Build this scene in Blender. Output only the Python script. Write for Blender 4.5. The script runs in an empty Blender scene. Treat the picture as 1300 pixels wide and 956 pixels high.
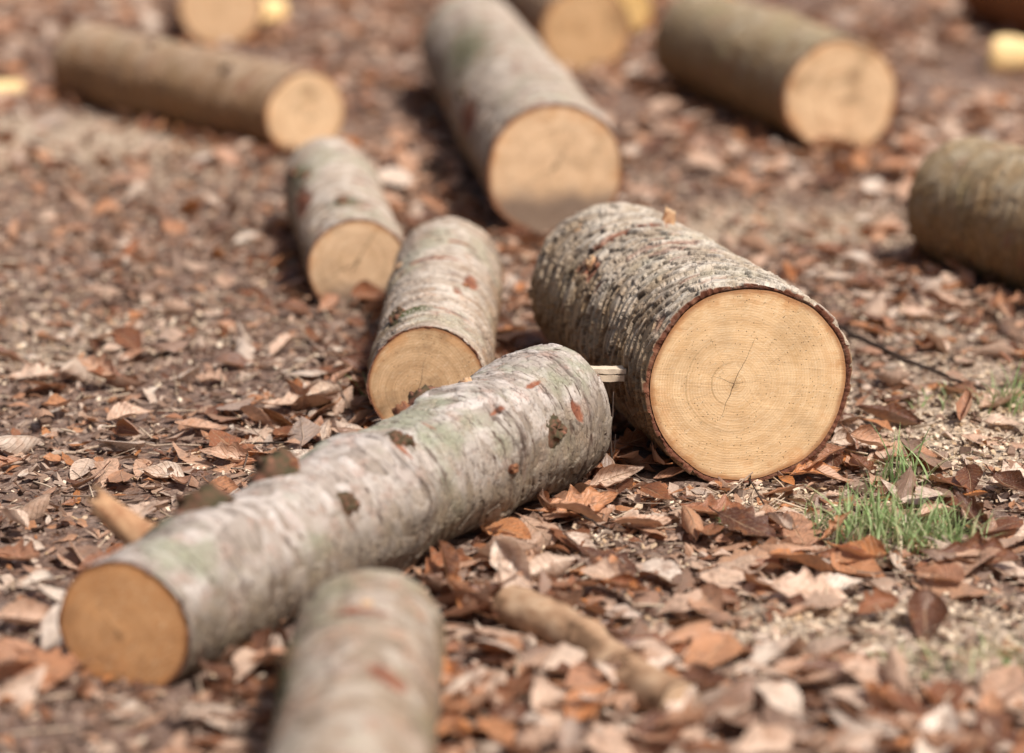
import bpy, math, random
import numpy as np

rng = np.random.default_rng(11)
random.seed(11)
PI = math.pi
scene = bpy.context.scene
COL = scene.collection

# ------------------------------------------------------------------ camera
F_PX, H_CAM = 3070.0, 0.95
PITCH = math.atan(818 / F_PX)
def at(u, v, z=0.0):
    """point of the place seen at photo position (u, v) on the level z"""
    a = (u - 650) / F_PX; b = -(v - 433) / F_PX
    d = (a, math.cos(PITCH) + b * math.sin(PITCH), -math.sin(PITCH) + b * math.cos(PITCH))
    t = (z - H_CAM) / d[2]
    return d[0] * t, d[1] * t
cam = bpy.data.cameras.new('camera'); cam_o = bpy.data.objects.new('camera', cam); COL.objects.link(cam_o)
cam_o.location = (0, 0, H_CAM); cam_o.rotation_euler = (PI / 2 - PITCH, 0, 0)
cam.sensor_width = 36; cam.lens = F_PX * 36 / 1300; cam.shift_y = -45 / 1300
cam.clip_start = 0.05; cam.clip_end = 400
cam.dof.use_dof = True; cam.dof.focus_distance = 3.02; cam.dof.aperture_fstop = 1.95
cam.dof.aperture_blades = 0
scene.camera = cam_o

# ------------------------------------------------------------------ light
scene.view_settings.view_transform = 'Standard'; scene.view_settings.look = 'None'
scene.view_settings.exposure = 0; scene.view_settings.gamma = 1
SUN_EL, SUN_AZ = math.radians(56), math.radians(135)      # azimuth clockwise from +Y (away from the camera)
w = bpy.data.worlds.new('World'); scene.world = w; w.use_nodes = True
nt = w.node_tree; bg = nt.nodes['Background']
sky = nt.nodes.new('ShaderNodeTexSky'); sky.sky_type = 'NISHITA'; sky.sun_disc = False
sky.sun_elevation = SUN_EL; sky.sun_rotation = SUN_AZ; sky.dust_density = 3.5; sky.air_density = 1.0; sky.ozone_density = 0.6
tint = nt.nodes.new('ShaderNodeMix'); tint.data_type = 'RGBA'; tint.blend_type = 'MULTIPLY'; tint.inputs[0].default_value = 1; tint.inputs[7].default_value = (1.0, .93, .87, 1)
nt.links.new(sky.outputs[0], tint.inputs[6]); nt.links.new(tint.outputs[2], bg.inputs[0]); bg.inputs[1].default_value = 0.1
sun = bpy.data.lights.new('sun', 'SUN'); sun.energy = 5.0; sun.angle = math.radians(7); sun.color = (1.0, 0.935, 0.86)
so = bpy.data.objects.new('sun', sun); COL.objects.link(so)
so.rotation_euler = (PI / 2 - SUN_EL, 0, -SUN_AZ + PI)
so.location = (0, 0, 6)

scene.cycles.use_denoising = True
scene.cycles.max_bounces = 6; scene.cycles.diffuse_bounces = 4; scene.cycles.transparent_max_bounces = 4
scene.cycles.caustics_reflective = False; scene.cycles.caustics_refractive = False

# ------------------------------------------------------------------ noise in numpy
_P = rng.permutation(256); _P = np.concatenate([_P, _P, _P])
_G = rng.normal(size=(256, 3)); _G /= np.linalg.norm(_G, axis=1)[:, None]
def perlin(x, y, z):
    x, y, z = np.broadcast_arrays(np.asarray(x, float), np.asarray(y, float), np.asarray(z, float))
    xi = np.floor(x).astype(int); yi = np.floor(y).astype(int); zi = np.floor(z).astype(int)
    xf, yf, zf = x - xi, y - yi, z - zi
    xi &= 255; yi &= 255; zi &= 255
    u = xf * xf * xf * (xf * (xf * 6 - 15) + 10); v = yf * yf * yf * (yf * (yf * 6 - 15) + 10); s = zf * zf * zf * (zf * (zf * 6 - 15) + 10)
    def g(a, b, c):
        q = _G[_P[_P[_P[(xi + a) & 255] + ((yi + b) & 255)] + ((zi + c) & 255)]]
        return q[..., 0] * (xf - a) + q[..., 1] * (yf - b) + q[..., 2] * (zf - c)
    def L(a, b, t): return a + (b - a) * t
    return L(L(L(g(0,0,0), g(1,0,0), u), L(g(0,1,0), g(1,1,0), u), v), L(L(g(0,0,1), g(1,0,1), u), L(g(0,1,1), g(1,1,1), u), v), s) * 1.6
def fbm(x, y, z, o=3):
    r = 0; a = 1.0; t = 0
    for k in range(o):
        r = r + a * perlin(x * 2 ** k + 17.3 * k, y * 2 ** k, z * 2 ** k); t += a; a *= .5
    return r / t
def sstep(a, b, x):
    t = np.clip((x - a) / (b - a), 0, 1); return t * t * (3 - 2 * t)
def cells(u, v, nu, seed):
    """jittered cells, period nu in u; returns F1, F2, random of the nearest cell, offset along v from its centre"""
    r = np.random.default_rng(seed); T = r.random((256, 256, 3))
    ui = np.floor(u).astype(int); vi = np.floor(v).astype(int)
    F1 = np.full(u.shape, 9.0); F2 = np.full(u.shape, 9.0); R = np.zeros(u.shape); DV = np.zeros(u.shape); DU = np.zeros(u.shape)
    for du in (-1, 0, 1):
        for dv in (-1, 0, 1):
            cu = ui + du; cv = vi + dv
            t = T[(cu % nu) & 255, cv & 255]
            px = cu + .1 + .8 * t[..., 0]; py = cv + .1 + .8 * t[..., 1]
            d = np.hypot(u - px, v - py)
            n = d < F1
            F2 = np.where(n, F1, np.minimum(F2, d)); R = np.where(n, t[..., 2], R); DV = np.where(n, v - py, DV); DU = np.where(n, u - px, DU)
            F1 = np.where(n, d, F1)
    return F1, F2, R, DV, DU

# ------------------------------------------------------------------ mesh helpers
def mesh_from(name, V, Q, attrs=None, smooth=True, tris=False):
    V = np.asarray(V, np.float32); Q = np.asarray(Q, np.int32); k = Q.shape[1]
    me = bpy.data.meshes.new(name)
    me.vertices.add(len(V)); me.vertices.foreach_set('co', V.ravel())
    me.loops.add(Q.size); me.loops.foreach_set('vertex_index', Q.ravel())
    me.polygons.add(len(Q)); me.polygons.foreach_set('loop_start', np.arange(0, Q.size, k, dtype=np.int32))
    try: me.polygons.foreach_set('loop_total', np.full(len(Q), k, np.int32))
    except Exception: pass
    me.polygons.foreach_set('use_smooth', np.full(len(Q), smooth, bool))
    for an, (typ, data) in (attrs or {}).items():
        a = me.attributes.new(an, typ, 'POINT')
        a.data.foreach_set('color' if typ == 'FLOAT_COLOR' else ('vector' if typ == 'FLOAT_VECTOR' else 'value'), np.asarray(data, np.float32).ravel())
    me.update(); me.validate()
    return me
def grid_q(n, m, wrap=False):
    i = np.arange(n - 1)[:, None]; j = np.arange(m if wrap else m - 1)[None, :]; j2 = (j + 1) % m
    i, j, j2 = np.broadcast_arrays(i, j, j2)
    return np.stack([i * m + j, (i + 1) * m + j, (i + 1) * m + j2, i * m + j2], -1).reshape(-1, 4)
def link(name, me, mat, parent=None, loc=(0, 0, 0), rot=(0, 0, 0)):
    o = bpy.data.objects.new(name, me); COL.objects.link(o)
    if mat and not me.materials: me.materials.append(mat)
    if parent: o.parent = parent
    o.location = loc; o.rotation_euler = rot
    return o
def tag(o, label=None, cat=None, group=None, kind=None):
    if label: o['label'] = label
    if cat: o['category'] = cat
    if group: o['group'] = group
    if kind: o['kind'] = kind
    return o
def empty(name, loc, rz=0):
    o = bpy.data.objects.new(name, None); COL.objects.link(o); o.location = loc; o.rotation_euler = (0, 0, rz); o.empty_display_size = .05
    return o
class MB:
    """collects shapes with one point attribute and builds ONE mesh"""
    def __init__(s): s.V = []; s.Q = []; s.A = []; s.n = 0
    def add(s, V, Q, A):
        s.V.append(np.asarray(V, float)); s.Q.append(np.asarray(Q) + s.n); s.A.append(np.asarray(A, float)); s.n += len(V)
    def mesh(s, name, an='luv', smooth=True):
        return mesh_from(name, np.concatenate(s.V), np.concatenate(s.Q), {an: ('FLOAT_VECTOR', np.concatenate(s.A))}, smooth)

# ------------------------------------------------------------------ node helpers
class NT:
    def __init__(s, name):
        s.m = bpy.data.materials.new(name); s.m.use_nodes = True; s.t = s.m.node_tree; s.b = s.t.nodes['Principled BSDF']
    def n(s, typ, **kw):
        o = s.t.nodes.new(typ)
        for k, v in kw.items(): setattr(o, k, v)
        return o
    def l(s, a, b): s.t.links.new(a, b)
    def val(s, sock, v):
        if hasattr(v, 'node'): s.l(v, sock)
        else: sock.default_value = v
    def attr(s, name): return s.n('ShaderNodeAttribute', attribute_name=name)
    def noise(s, vec, scale, detail=4, rough=.55, dist=0):
        o = s.n('ShaderNodeTexNoise'); s.l(vec, o.inputs['Vector']); o.inputs['Scale'].default_value = scale
        o.inputs['Detail'].default_value = detail; o.inputs['Roughness'].default_value = rough; o.inputs['Distortion'].default_value = dist
        return o.outputs['Fac']
    def voro(s, vec, scale, feature='F1', out='Distance', rand=1):
        o = s.n('ShaderNodeTexVoronoi', feature=feature); s.l(vec, o.inputs['Vector']); o.inputs['Scale'].default_value = scale
        o.inputs['Randomness'].default_value = rand
        return o.outputs[out]
    def mp(s, vec, sc=(1, 1, 1), rot=(0, 0, 0), loc=(0, 0, 0)):
        o = s.n('ShaderNodeMapping'); s.l(vec, o.inputs['Vector']); o.inputs['Scale'].default_value = sc; o.inputs['Rotation'].default_value = rot; o.inputs['Location'].default_value = loc
        return o.outputs[0]
    def math(s, op, a, b=0.0, c=0.0, clamp=False):
        o = s.n('ShaderNodeMath', operation=op, use_clamp=clamp); s.val(o.inputs[0], a); s.val(o.inputs[1], b)
        if op in ('MULTIPLY_ADD', 'COMPARE', 'SMOOTH_MIN'): s.val(o.inputs[2], c)
        return o.outputs[0]
    def rng(s, x, a, b, c=0.0, d=1.0, smooth=True):
        o = s.n('ShaderNodeMapRange'); o.interpolation_type = 'SMOOTHSTEP' if smooth else 'LINEAR'
        s.val(o.inputs['Value'], x); s.val(o.inputs['From Min'], a); s.val(o.inputs['From Max'], b); s.val(o.inputs['To Min'], c); s.val(o.inputs['To Max'], d)
        return o.outputs[0]
    def mix(s, f, a, b, mode='MIX'):
        o = s.n('ShaderNodeMix', data_type='RGBA', blend_type=mode); s.val(o.inputs[0], f)
        for i, v in ((6, a), (7, b)):
            if hasattr(v, 'node'): s.l(v, o.inputs[i])
            else: o.inputs[i].default_value = (*v, 1)
        return o.outputs[2]
    def ramp(s, f, stops, interp='LINEAR'):
        o = s.n('ShaderNodeValToRGB'); r = o.color_ramp; r.interpolation = interp
        while len(r.elements) < len(stops): r.elements.new(.5)
        for e, (p, c) in zip(r.elements, stops): e.position = p; e.color = (*c, 1)
        s.l(f, o.inputs[0]); return o.outputs[0]
    def bump(s, h, strength, dist, prev=None):
        o = s.n('ShaderNodeBump'); o.inputs['Strength'].default_value = strength; o.inputs['Distance'].default_value = dist
        s.l(h, o.inputs['Height'])
        if prev: s.l(prev, o.inputs['Normal'])
        return o.outputs[0]
    def mpr(s, vec, sc, ang):
        return s.mp(s.mp(vec, rot=(0, 0, ang)), sc=sc)
    def sep(s, v):
        o = s.n('ShaderNodeSeparateXYZ'); s.l(v, o.inputs[0]); return o.outputs
    def done(s, col, rough=.8, normal=None, spec=.3):
        s.val(s.b.inputs['Base Color'], col if hasattr(col, 'node') else (*col, 1)); s.val(s.b.inputs['Roughness'], rough)
        s.b.inputs['Specular IOR Level'].default_value = spec
        if normal: s.l(normal, s.b.inputs['Normal'])
        return s.m

# ------------------------------------------------------------------ materials
def bark_mat(name, light, mid, dark, warm, lichen, lich_amt=.5, warm_amt=.5, dash=.5, low=.12, lowcol=(.20, .13, .07)):
    """attribute bk: r = random of the flake, g = crevice, b = bared red inner bark, a = moss"""
    N = NT(name); tc = N.n('ShaderNodeTexCoord'); P = tc.outputs['Object']
    at_ = N.attr('bk'); bk = N.n('ShaderNodeSeparateColor'); N.l(at_.outputs['Color'], bk.inputs[0]); R, G, B = bk.outputs[:3]; A = at_.outputs['Alpha']
    n1 = N.noise(P, 14, 5, .6); n2 = N.noise(P, 60, 5, .65); n3 = N.noise(P, 260, 4, .7)
    n4 = N.noise(N.mp(P, loc=(3, 7, 1)), 9, 4, .6); n5 = N.noise(N.mp(P, loc=(9, 2, 4)), 32, 5, .7)
    f = N.math('ADD', N.math('MULTIPLY', R, .5), N.math('MULTIPLY', N.math('ADD', N.math('MULTIPLY', n2, .6), N.math('MULTIPLY', n5, .4)), .68))
    c = N.ramp(f, [(.25, dark), (.48, mid), (.72, light)])
    c = N.mix(N.math('MULTIPLY', N.rng(n5, .5, .64), warm_amt), c, warm)
    c = N.mix(N.math('MULTIPLY', N.rng(n4, .5, .66), lich_amt), c, lichen)
    c = N.mix(N.rng(n3, .35, .75, 0, .3), c, N.mix(.5, c, light))
    sz = N.sep(P)[2]
    c = N.mix(N.rng(n1, .3, .7, 0, .35), c, mid)
    # warm bounce light and shade on flanks and undersides, painted into the bark
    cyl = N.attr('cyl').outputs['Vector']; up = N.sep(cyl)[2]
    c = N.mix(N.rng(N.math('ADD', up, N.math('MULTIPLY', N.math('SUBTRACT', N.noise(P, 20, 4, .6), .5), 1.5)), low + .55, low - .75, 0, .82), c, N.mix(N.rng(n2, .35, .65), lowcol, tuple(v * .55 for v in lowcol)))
    da = N.noise(N.mp(cyl, sc=(230, 34, 1)), 1, 3, .6, .4); db = N.noise(N.mp(cyl, sc=(70, 16, 1), loc=(3, 3, 0)), 1, 4, .65, .6)
    dsh = N.math('MAXIMUM', N.rng(da, .60, .70), N.math('MULTIPLY', N.rng(db, .60, .68), .8))
    c = N.mix(N.math('MULTIPLY', dsh, dash), c, (.10, .065, .05))
    v = N.voro(N.mp(P, sc=(1, .5, .5)), 230, 'DISTANCE_TO_EDGE')
    crk = N.rng(v, .0, .08, 1, 0)
    c = N.mix(N.math('MULTIPLY', crk, N.rng(n5, .4, .6, 0, .5)), c, (.07, .045, .03))
    # moss
    c = N.mix(N.math('MULTIPLY', A, N.rng(n3, .3, .55)), c, (.07, .085, .03))
    # bared inner bark
    red = N.ramp(n2, [(.3, (.12, .035, .02)), (.55, (.27, .10, .055)), (.75, (.42, .22, .13))])
    c = N.mix(N.math('MULTIPLY', B, N.rng(n5, .3, .5, .55, 1)), c, red)
    c = N.mix(N.math('MULTIPLY', G, .85), c, (.035, .018, .012))
    h = N.math('ADD', N.math('MULTIPLY', n3, .6), N.math('ADD', N.math('MULTIPLY', n2, .8), N.math('ADD', N.math('MULTIPLY', crk, -.3), N.math('MULTIPLY', dsh, -.7))))
    return N.done(c, N.rng(n2, .3, .7, .62, .9), N.bump(h, .7, .0022), .28)

def wood_mat(name, light, dark, ring=.0026, crack=0.0, pith=(0, 0), stain=.3, seed=0, low=None, cracks=(), arcs=(), groove=0.0):
    """sawn end grain; attribute fc = position on the face in metres"""
    N = NT(name); P = N.attr('fc').outputs['Vector']
    nw = N.noise(N.mp(P, loc=(seed, 0, 0)), 14, 3, .5); nw2 = N.noise(N.mp(P, loc=(seed, 3, 0)), 55, 3, .5)
    x, y, z = N.sep(P)
    dx = N.math('SUBTRACT', x, pith[0]); dy = N.math('SUBTRACT', y, pith[1])
    r = N.math('SQRT', N.math('ADD', N.math('MULTIPLY', dx, dx), N.math('MULTIPLY', dy, dy)))
    rr = N.math('ADD', r, N.math('ADD', N.math('MULTIPLY', nw, .011), N.math('MULTIPLY', nw2, .0024)))
    q = N.math('FRACT', N.math('DIVIDE', rr, ring)); ringv = N.math('POWER', q, 2.5)
    q2 = N.math('FRACT', N.math('DIVIDE', rr, ring * 6.3)); ring2 = N.math('POWER', q2, 5)
    n1 = N.noise(P, 22, 4, .6); n2 = N.noise(P, 140, 4, .7); n3 = N.noise(N.mp(P, loc=(5, 5, 0)), 900, 3, .8)
    saw = N.noise(N.mpr(P, (28, 800, 1), -.35 + seed * .37), 1, 3, .6)
    saw2 = N.noise(N.mpr(P, (9, 210, 1), -.2 + seed * .37), 1, 3, .6)
    c = N.mix(N.math('MULTIPLY', ringv, .6), light, dark)
    c = N.mix(N.math('MULTIPLY', ring2, .25), c, dark)
    c = N.mix(N.rng(n1, .38, .68, 0, .42), c, dark)
    c = N.mix(N.rng(saw, .35, .7, 0, .08), c, tuple(min(1, v * 1.18) for v in light))
    c = N.mix(N.rng(saw2, .5, .75, 0, .2), c, dark)
    bn = N.n('ShaderNodeCombineXYZ'); N.l(N.math('MULTIPLY', rr, 95), bn.inputs[0]); bn.inputs[1].default_value = seed * 3.1
    band = N.noise(bn.outputs[0], 1, 4, .8)
    c = N.mix(N.rng(band, .42, .66, 0, .34 if crack else .5), c, dark)
    c = N.mix(N.rng(band, .5, .3, 0, .2), c, tuple(min(1, v * 1.2) for v in light))
    if groove:
        gr = N.noise(N.mpr(P, (6, 120, 1), -.6 + seed * .2), 1, 4, .7)
        c = N.mix(N.rng(gr, .5, .68, 0, groove), c, tuple(v * .7 for v in dark))
    c = N.mix(N.rng(r, .010, .002, 0, .5), c, tuple(v * .5 for v in dark))
    # rays
    ang = N.math('ARCTAN2', dy, dx)
    cmb = N.n('ShaderNodeCombineXYZ'); N.l(N.math('MULTIPLY', ang, 26), cmb.inputs[0]); N.l(N.math('MULTIPLY', r, 18), cmb.inputs[1])
    ray = N.noise(cmb.outputs[0], 1, 3, .6)
    c = N.mix(N.rng(ray, .52, .7, 0, .22), c, dark)
    # two darker growth arcs
    for rad, lo, hi, am in ((.030, 1.6, 4.4, .6), (.062, 2.2, 4.9, .5)):
        a2 = N.math('FRACT', N.math('DIVIDE', N.math('ADD', ang, 2 * PI), 2 * PI)); a2 = N.math('MULTIPLY', a2, 2 * PI)
        k = N.math('MULTIPLY', N.rng(N.math('ABSOLUTE', N.math('SUBTRACT', rr, rad + .006)), .0002, .0016, 1, 0), N.math('MULTIPLY', N.rng(a2, lo - .3, lo + .3), N.rng(a2, hi - .3, hi + .3, 1, 0)))
        c = N.mix(N.math('MULTIPLY', k, am * crack * .8), c, tuple(v * .6 for v in dark))
    fib = N.noise(N.mpr(P, (420, 90, 1), .9), 1, 4, .8)
    c = N.mix(N.rng(fib, .52, .7, 0, .5), c, (.90, .76, .54)); c = N.mix(N.rng(fib, .48, .32, 0, .25), c, dark)
    rimf = N.attr('rim').outputs['Fac']
    c = N.mix(N.math('MULTIPLY', N.rng(rimf, .72, .98), N.rng(N.noise(P, 30, 4, .7), .45, .65, 0, .55)), c, (.60, .27, .09))
    # resin specks and grey streaks
    sp = N.rng(N.voro(P, 210), .09, .2, 1, 0); c = N.mix(N.math('MULTIPLY', sp, N.rng(n1, .42, .56, 0, .95)), c, (.09, .045, .02))
    c = N.mix(N.rng(n3, .62, .8, 0, .55), c, (.93, .83, .62))
    c = N.mix(N.math('MULTIPLY', N.rng(N.noise(N.mp(P, loc=(1, seed + 2, 0)), 11, 4, .6), .5, .68), stain), c, tuple(v * .42 for v in dark))
    h = N.math('ADD', N.math('MULTIPLY', saw, .7), N.math('ADD', N.math('MULTIPLY', n3, .5), N.math('ADD', N.math('MULTIPLY', saw2, .6), N.math('MULTIPLY', ringv, .25))))
    hb = h
    if cracks:
        wob = N.math('MULTIPLY', N.math('SUBTRACT', nw2, .5), .006)
        def seg(a, reach, wid, back=0.0):
            ca, sa = math.cos(a), math.sin(a)
            along = N.math('ADD', N.math('MULTIPLY', dx, ca), N.math('MULTIPLY', dy, sa))
            acr = N.math('ADD', N.math('SUBTRACT', N.math('MULTIPLY', dy, ca), N.math('MULTIPLY', dx, sa)), wob)
            wd = N.rng(along, 0, reach, wid, wid * .25, False)
            k = N.math('LESS_THAN', N.math('ABSOLUTE', acr), wd)
            return N.math('MULTIPLY', k, N.math('MULTIPLY', N.math('GREATER_THAN', along, -back), N.math('LESS_THAN', along, reach)))
        k = None
        for (ca_, cr_, cw_, cb_) in cracks:
            g_ = seg(math.radians(ca_), cr_, cw_, cb_); k = g_ if k is None else N.math('MAXIMUM', k, g_)
        c = N.mix(N.math('MULTIPLY', k, .8), c, (.06, .03, .015)); hb = N.math('SUBTRACT', h, N.math('MULTIPLY', k, 3))
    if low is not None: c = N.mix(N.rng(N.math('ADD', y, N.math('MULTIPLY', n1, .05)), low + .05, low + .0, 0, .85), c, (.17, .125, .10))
    # damp brown rim
    a = N.attr('rim').outputs['Fac']
    c = N.mix(N.math('MULTIPLY', N.rng(N.math('ADD', a, N.math('MULTIPLY', n1, .06)), .965, 1.02), .75), c, (.35, .15, .06))
    m = N.done(c, .62, N.bump(hb, .5, .0013), .25)
    return m

def leaf_mat(name, obj_random):
    """attribute luv = (along, across, random)"""
    N = NT(name); x, y, r = N.sep(N.attr('luv').outputs['Vector']); P = N.n('ShaderNodeTexCoord').outputs['Object']
    if obj_random:
        oi = N.n('ShaderNodeObjectInfo'); r = N.math('FRACT', N.math('ADD', r, oi.outputs['Random']))
    c = N.ramp(r, [(0, (.09, .035, .022)), (.16, (.17, .065, .035)), (.30, (.36, .14, .065)), (.38, (.56, .31, .20)), (.48, (.60, .23, .07)),
                   (.62, (.62, .39, .27)), (.80, (.74, .54, .41)), (.95, (.88, .76, .64)), (1, (.36, .26, .22))])
    n = N.noise(P, 90, 5, .65); n2 = N.noise(P, 420, 3, .7)
    n5 = N.noise(N.mp(P, loc=(2, 8, 3)), 45, 4, .6)
    c = N.mix(N.rng(n5, .48, .68, 0, .5), c, (.40, .16, .06))
    c = N.mix(N.rng(n, .5, .68, 0, .55), c, (.13, .06, .04))
    c = N.mix(N.rng(n2, .55, .75, 0, .45), c, (.70, .54, .42))
    c = N.mix(N.rng(N.voro(P, 330), .10, .2, .55, 0), c, (.06, .03, .02))
    ay = N.math('ABSOLUTE', y)
    mid = N.rng(ay, .02, .07, 1, 0)
    sv = N.math('FRACT', N.math('SUBTRACT', N.math('MULTIPLY', x, 9), N.math('MULTIPLY', ay, 2.6)))
    side = N.rng(N.math('ABSOLUTE', N.math('SUBTRACT', sv, .5)), .03, .13, 1, 0)
    vein = N.math('MAXIMUM', mid, N.math('MULTIPLY', side, .6))
    c = N.mix(N.math('MULTIPLY', vein, .45), c, (.58, .40, .25))
    geo = N.n('ShaderNodeNewGeometry')
    c = N.mix(N.math('MULTIPLY', geo.outputs['Backfacing'], .35), c, (.52, .39, .30))
    h = N.math('ADD', N.math('MULTIPLY', vein, -.6), N.math('MULTIPLY', n, 1.2))
    bmp = N.bump(h, .9, .0024)
    N.done(c, N.rng(n, .3, .7, .28, .55), bmp, .55)
    tr = N.n('ShaderNodeBsdfTranslucent'); N.l(N.mix(.35, c, (.6, .22, .05)), tr.inputs[0]); N.l(bmp, tr.inputs[1])
    ms = N.n('ShaderNodeMixShader'); ms.inputs[0].default_value = .22
    N.l(N.b.outputs[0], ms.inputs[1]); N.l(tr.outputs[0], ms.inputs[2]); N.l(ms.outputs[0], N.t.nodes['Material Output'].inputs[0])
    return N.m

def attr_ramp_mat(name, stops, rough=.75, bs=300, spec=.25, trans=0):
    N = NT(name); x, y, r = N.sep(N.attr('luv').outputs['Vector']); P = N.n('ShaderNodeTexCoord').outputs['Object']
    n = N.noise(P, bs, 4, .65)
    c = N.ramp(N.math('ADD', r, N.math('MULTIPLY', N.math('SUBTRACT', n, .5), .5)), stops)
    m = N.done(c, rough, N.bump(n, .5, .001), spec)
    if trans:
        tr = N.n('ShaderNodeBsdfTranslucent'); N.l(c, tr.inputs[0]); ms = N.n('ShaderNodeMixShader'); ms.inputs[0].default_value = trans
        N.l(N.b.outputs[0], ms.inputs[1]); N.l(tr.outputs[0], ms.inputs[2]); N.l(ms.outputs[0], N.t.nodes['Material Output'].inputs[0])
    return m

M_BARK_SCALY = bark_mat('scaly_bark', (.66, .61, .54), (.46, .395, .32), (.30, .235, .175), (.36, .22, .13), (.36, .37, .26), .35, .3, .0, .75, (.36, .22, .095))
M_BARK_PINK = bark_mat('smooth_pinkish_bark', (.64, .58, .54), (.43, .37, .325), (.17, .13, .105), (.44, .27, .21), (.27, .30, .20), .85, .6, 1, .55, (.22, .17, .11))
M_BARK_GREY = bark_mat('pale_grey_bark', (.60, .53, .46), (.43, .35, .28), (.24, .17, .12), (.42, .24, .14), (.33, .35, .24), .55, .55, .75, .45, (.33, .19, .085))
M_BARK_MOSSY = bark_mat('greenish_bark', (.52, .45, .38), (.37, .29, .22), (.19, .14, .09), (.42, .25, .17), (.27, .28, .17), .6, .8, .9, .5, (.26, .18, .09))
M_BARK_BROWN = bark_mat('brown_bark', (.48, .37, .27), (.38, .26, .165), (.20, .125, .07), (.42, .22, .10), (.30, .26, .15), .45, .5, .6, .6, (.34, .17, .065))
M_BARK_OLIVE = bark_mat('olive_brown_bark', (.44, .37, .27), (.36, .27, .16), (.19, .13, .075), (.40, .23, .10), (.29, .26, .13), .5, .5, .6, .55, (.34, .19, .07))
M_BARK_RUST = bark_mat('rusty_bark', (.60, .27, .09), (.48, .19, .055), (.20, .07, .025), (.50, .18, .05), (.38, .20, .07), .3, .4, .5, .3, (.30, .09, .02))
M_WOOD_MAIN = wood_mat('fresh_sawn_pine', (.86, .62, .37), (.64, .40, .19), .0034, 1.0, (-.018, .003), .22, 1, None, ((66, .066, .00045, .01), (250, .05, .0006, 0), (157, .036, .0004, 0), (2, .036, .0002, 0), (305, .055, .0002, -.02), (118, .07, .0002, -.03), (200, .075, .0002, -.035), (28, .08, .0002, -.05)))
M_WOOD_PALE = wood_mat('pale_sawn_pine', (.82, .58, .36), (.56, .33, .16), .0055, 0, (.004, .002), .3, 4, None, ((75, .07, .0007, .02), (200, .05, .0006, 0)))
M_WOOD_ORANGE = wood_mat('orange_sawn_pine', (.76, .43, .20), (.52, .25, .10), .0048, 0, (-.006, -.008), .45, 7, None, ((130, .03, .0006, .004),), .75)
M_WOOD_DARK = wood_mat('weathered_sawn_pine', (.72, .485, .28), (.42, .25, .12), .0036, 0, (-.012, -.01), .75, 9, None, ((80, .05, .0005, .01),), .35)
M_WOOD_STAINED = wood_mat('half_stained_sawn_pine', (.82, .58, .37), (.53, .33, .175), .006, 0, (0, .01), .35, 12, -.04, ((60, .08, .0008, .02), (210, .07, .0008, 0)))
M_WOOD_CREAM = wood_mat('creamy_sawn_pine', (.85, .62, .39), (.55, .33, .17), .006, 0, (.012, -.01), .6, 21, None, ((20, .09, .0008, .01), (140, .06, .0006, 0)), .3)
M_WOOD_HONEY = wood_mat('honey_sawn_pine', (.74, .49, .27), (.50, .28, .12), .005, 0, (-.01, .01), .6, 27, None, ((100, .05, .0008, .02),), .4)
M_WOOD_YELLOW = wood_mat('sunlit_yellow_pine', (.92, .64, .27), (.70, .42, .14), .006, 0, (0, 0), .2, 15)
M_LEAF = leaf_mat('dead_leaf', True); M_LEAF_HERO = leaf_mat('dead_leaf_picked', False)
M_GLINT = attr_ramp_mat('sun_glint_yellow', [(.3, (.80, .45, .15)), (.8, (.95, .66, .30)), (1.1, (.97, .76, .42))], .6, 120)  # bright yellow of the sun glints put into the base colour
M_STUB = attr_ramp_mat('torn_branch_wood', [(.1, (.10, .035, .02)), (.45, (.32, .15, .075)), (.72, (.55, .34, .19)), (1, (.64, .49, .34))], .7, 200)
M_KNOT = attr_ramp_mat('knot_bark', [(.1, (.025, .02, .013)), (.36, (.07, .058, .03)), (.52, (.12, .065, .04)), (.8, (.32, .14, .09))], .85, 160)
M_TWIG = attr_ramp_mat('twig_bark', [(.1, (.04, .026, .02)), (.5, (.12, .08, .06)), (.8, (.28, .20, .15)), (1, (.58, .46, .34))], .8, 300)
M_STICK = attr_ramp_mat('peeled_stick', [(.2, (.14, .08, .045)), (.45, (.36, .22, .13)), (.8, (.54, .38, .25))], .7, 60)
M_CHIP = attr_ramp_mat('sawdust_chips', [(.05, (.42, .26, .13)), (.5, (.62, .48, .34)), (1, (.78, .66, .52))], .85, 500)
M_GRASS = attr_ramp_mat('grass_blade', [(.05, (.50, .44, .24)), (.3, (.50, .52, .30)), (.6, (.26, .40, .14)), (1, (.44, .54, .28))], .5, 80, .4, .3)
M_STRAW = attr_ramp_mat('dry_straw', [(.1, (.34, .24, .13)), (.6, (.60, .48, .32)), (1, (.74, .64, .48))], .7, 200)
M_CRUMB = attr_ramp_mat('soil_crumbs', [(.05, (.06, .035, .025)), (.5, (.22, .14, .10)), (1, (.52, .40, .32))], .9, 300)

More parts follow.
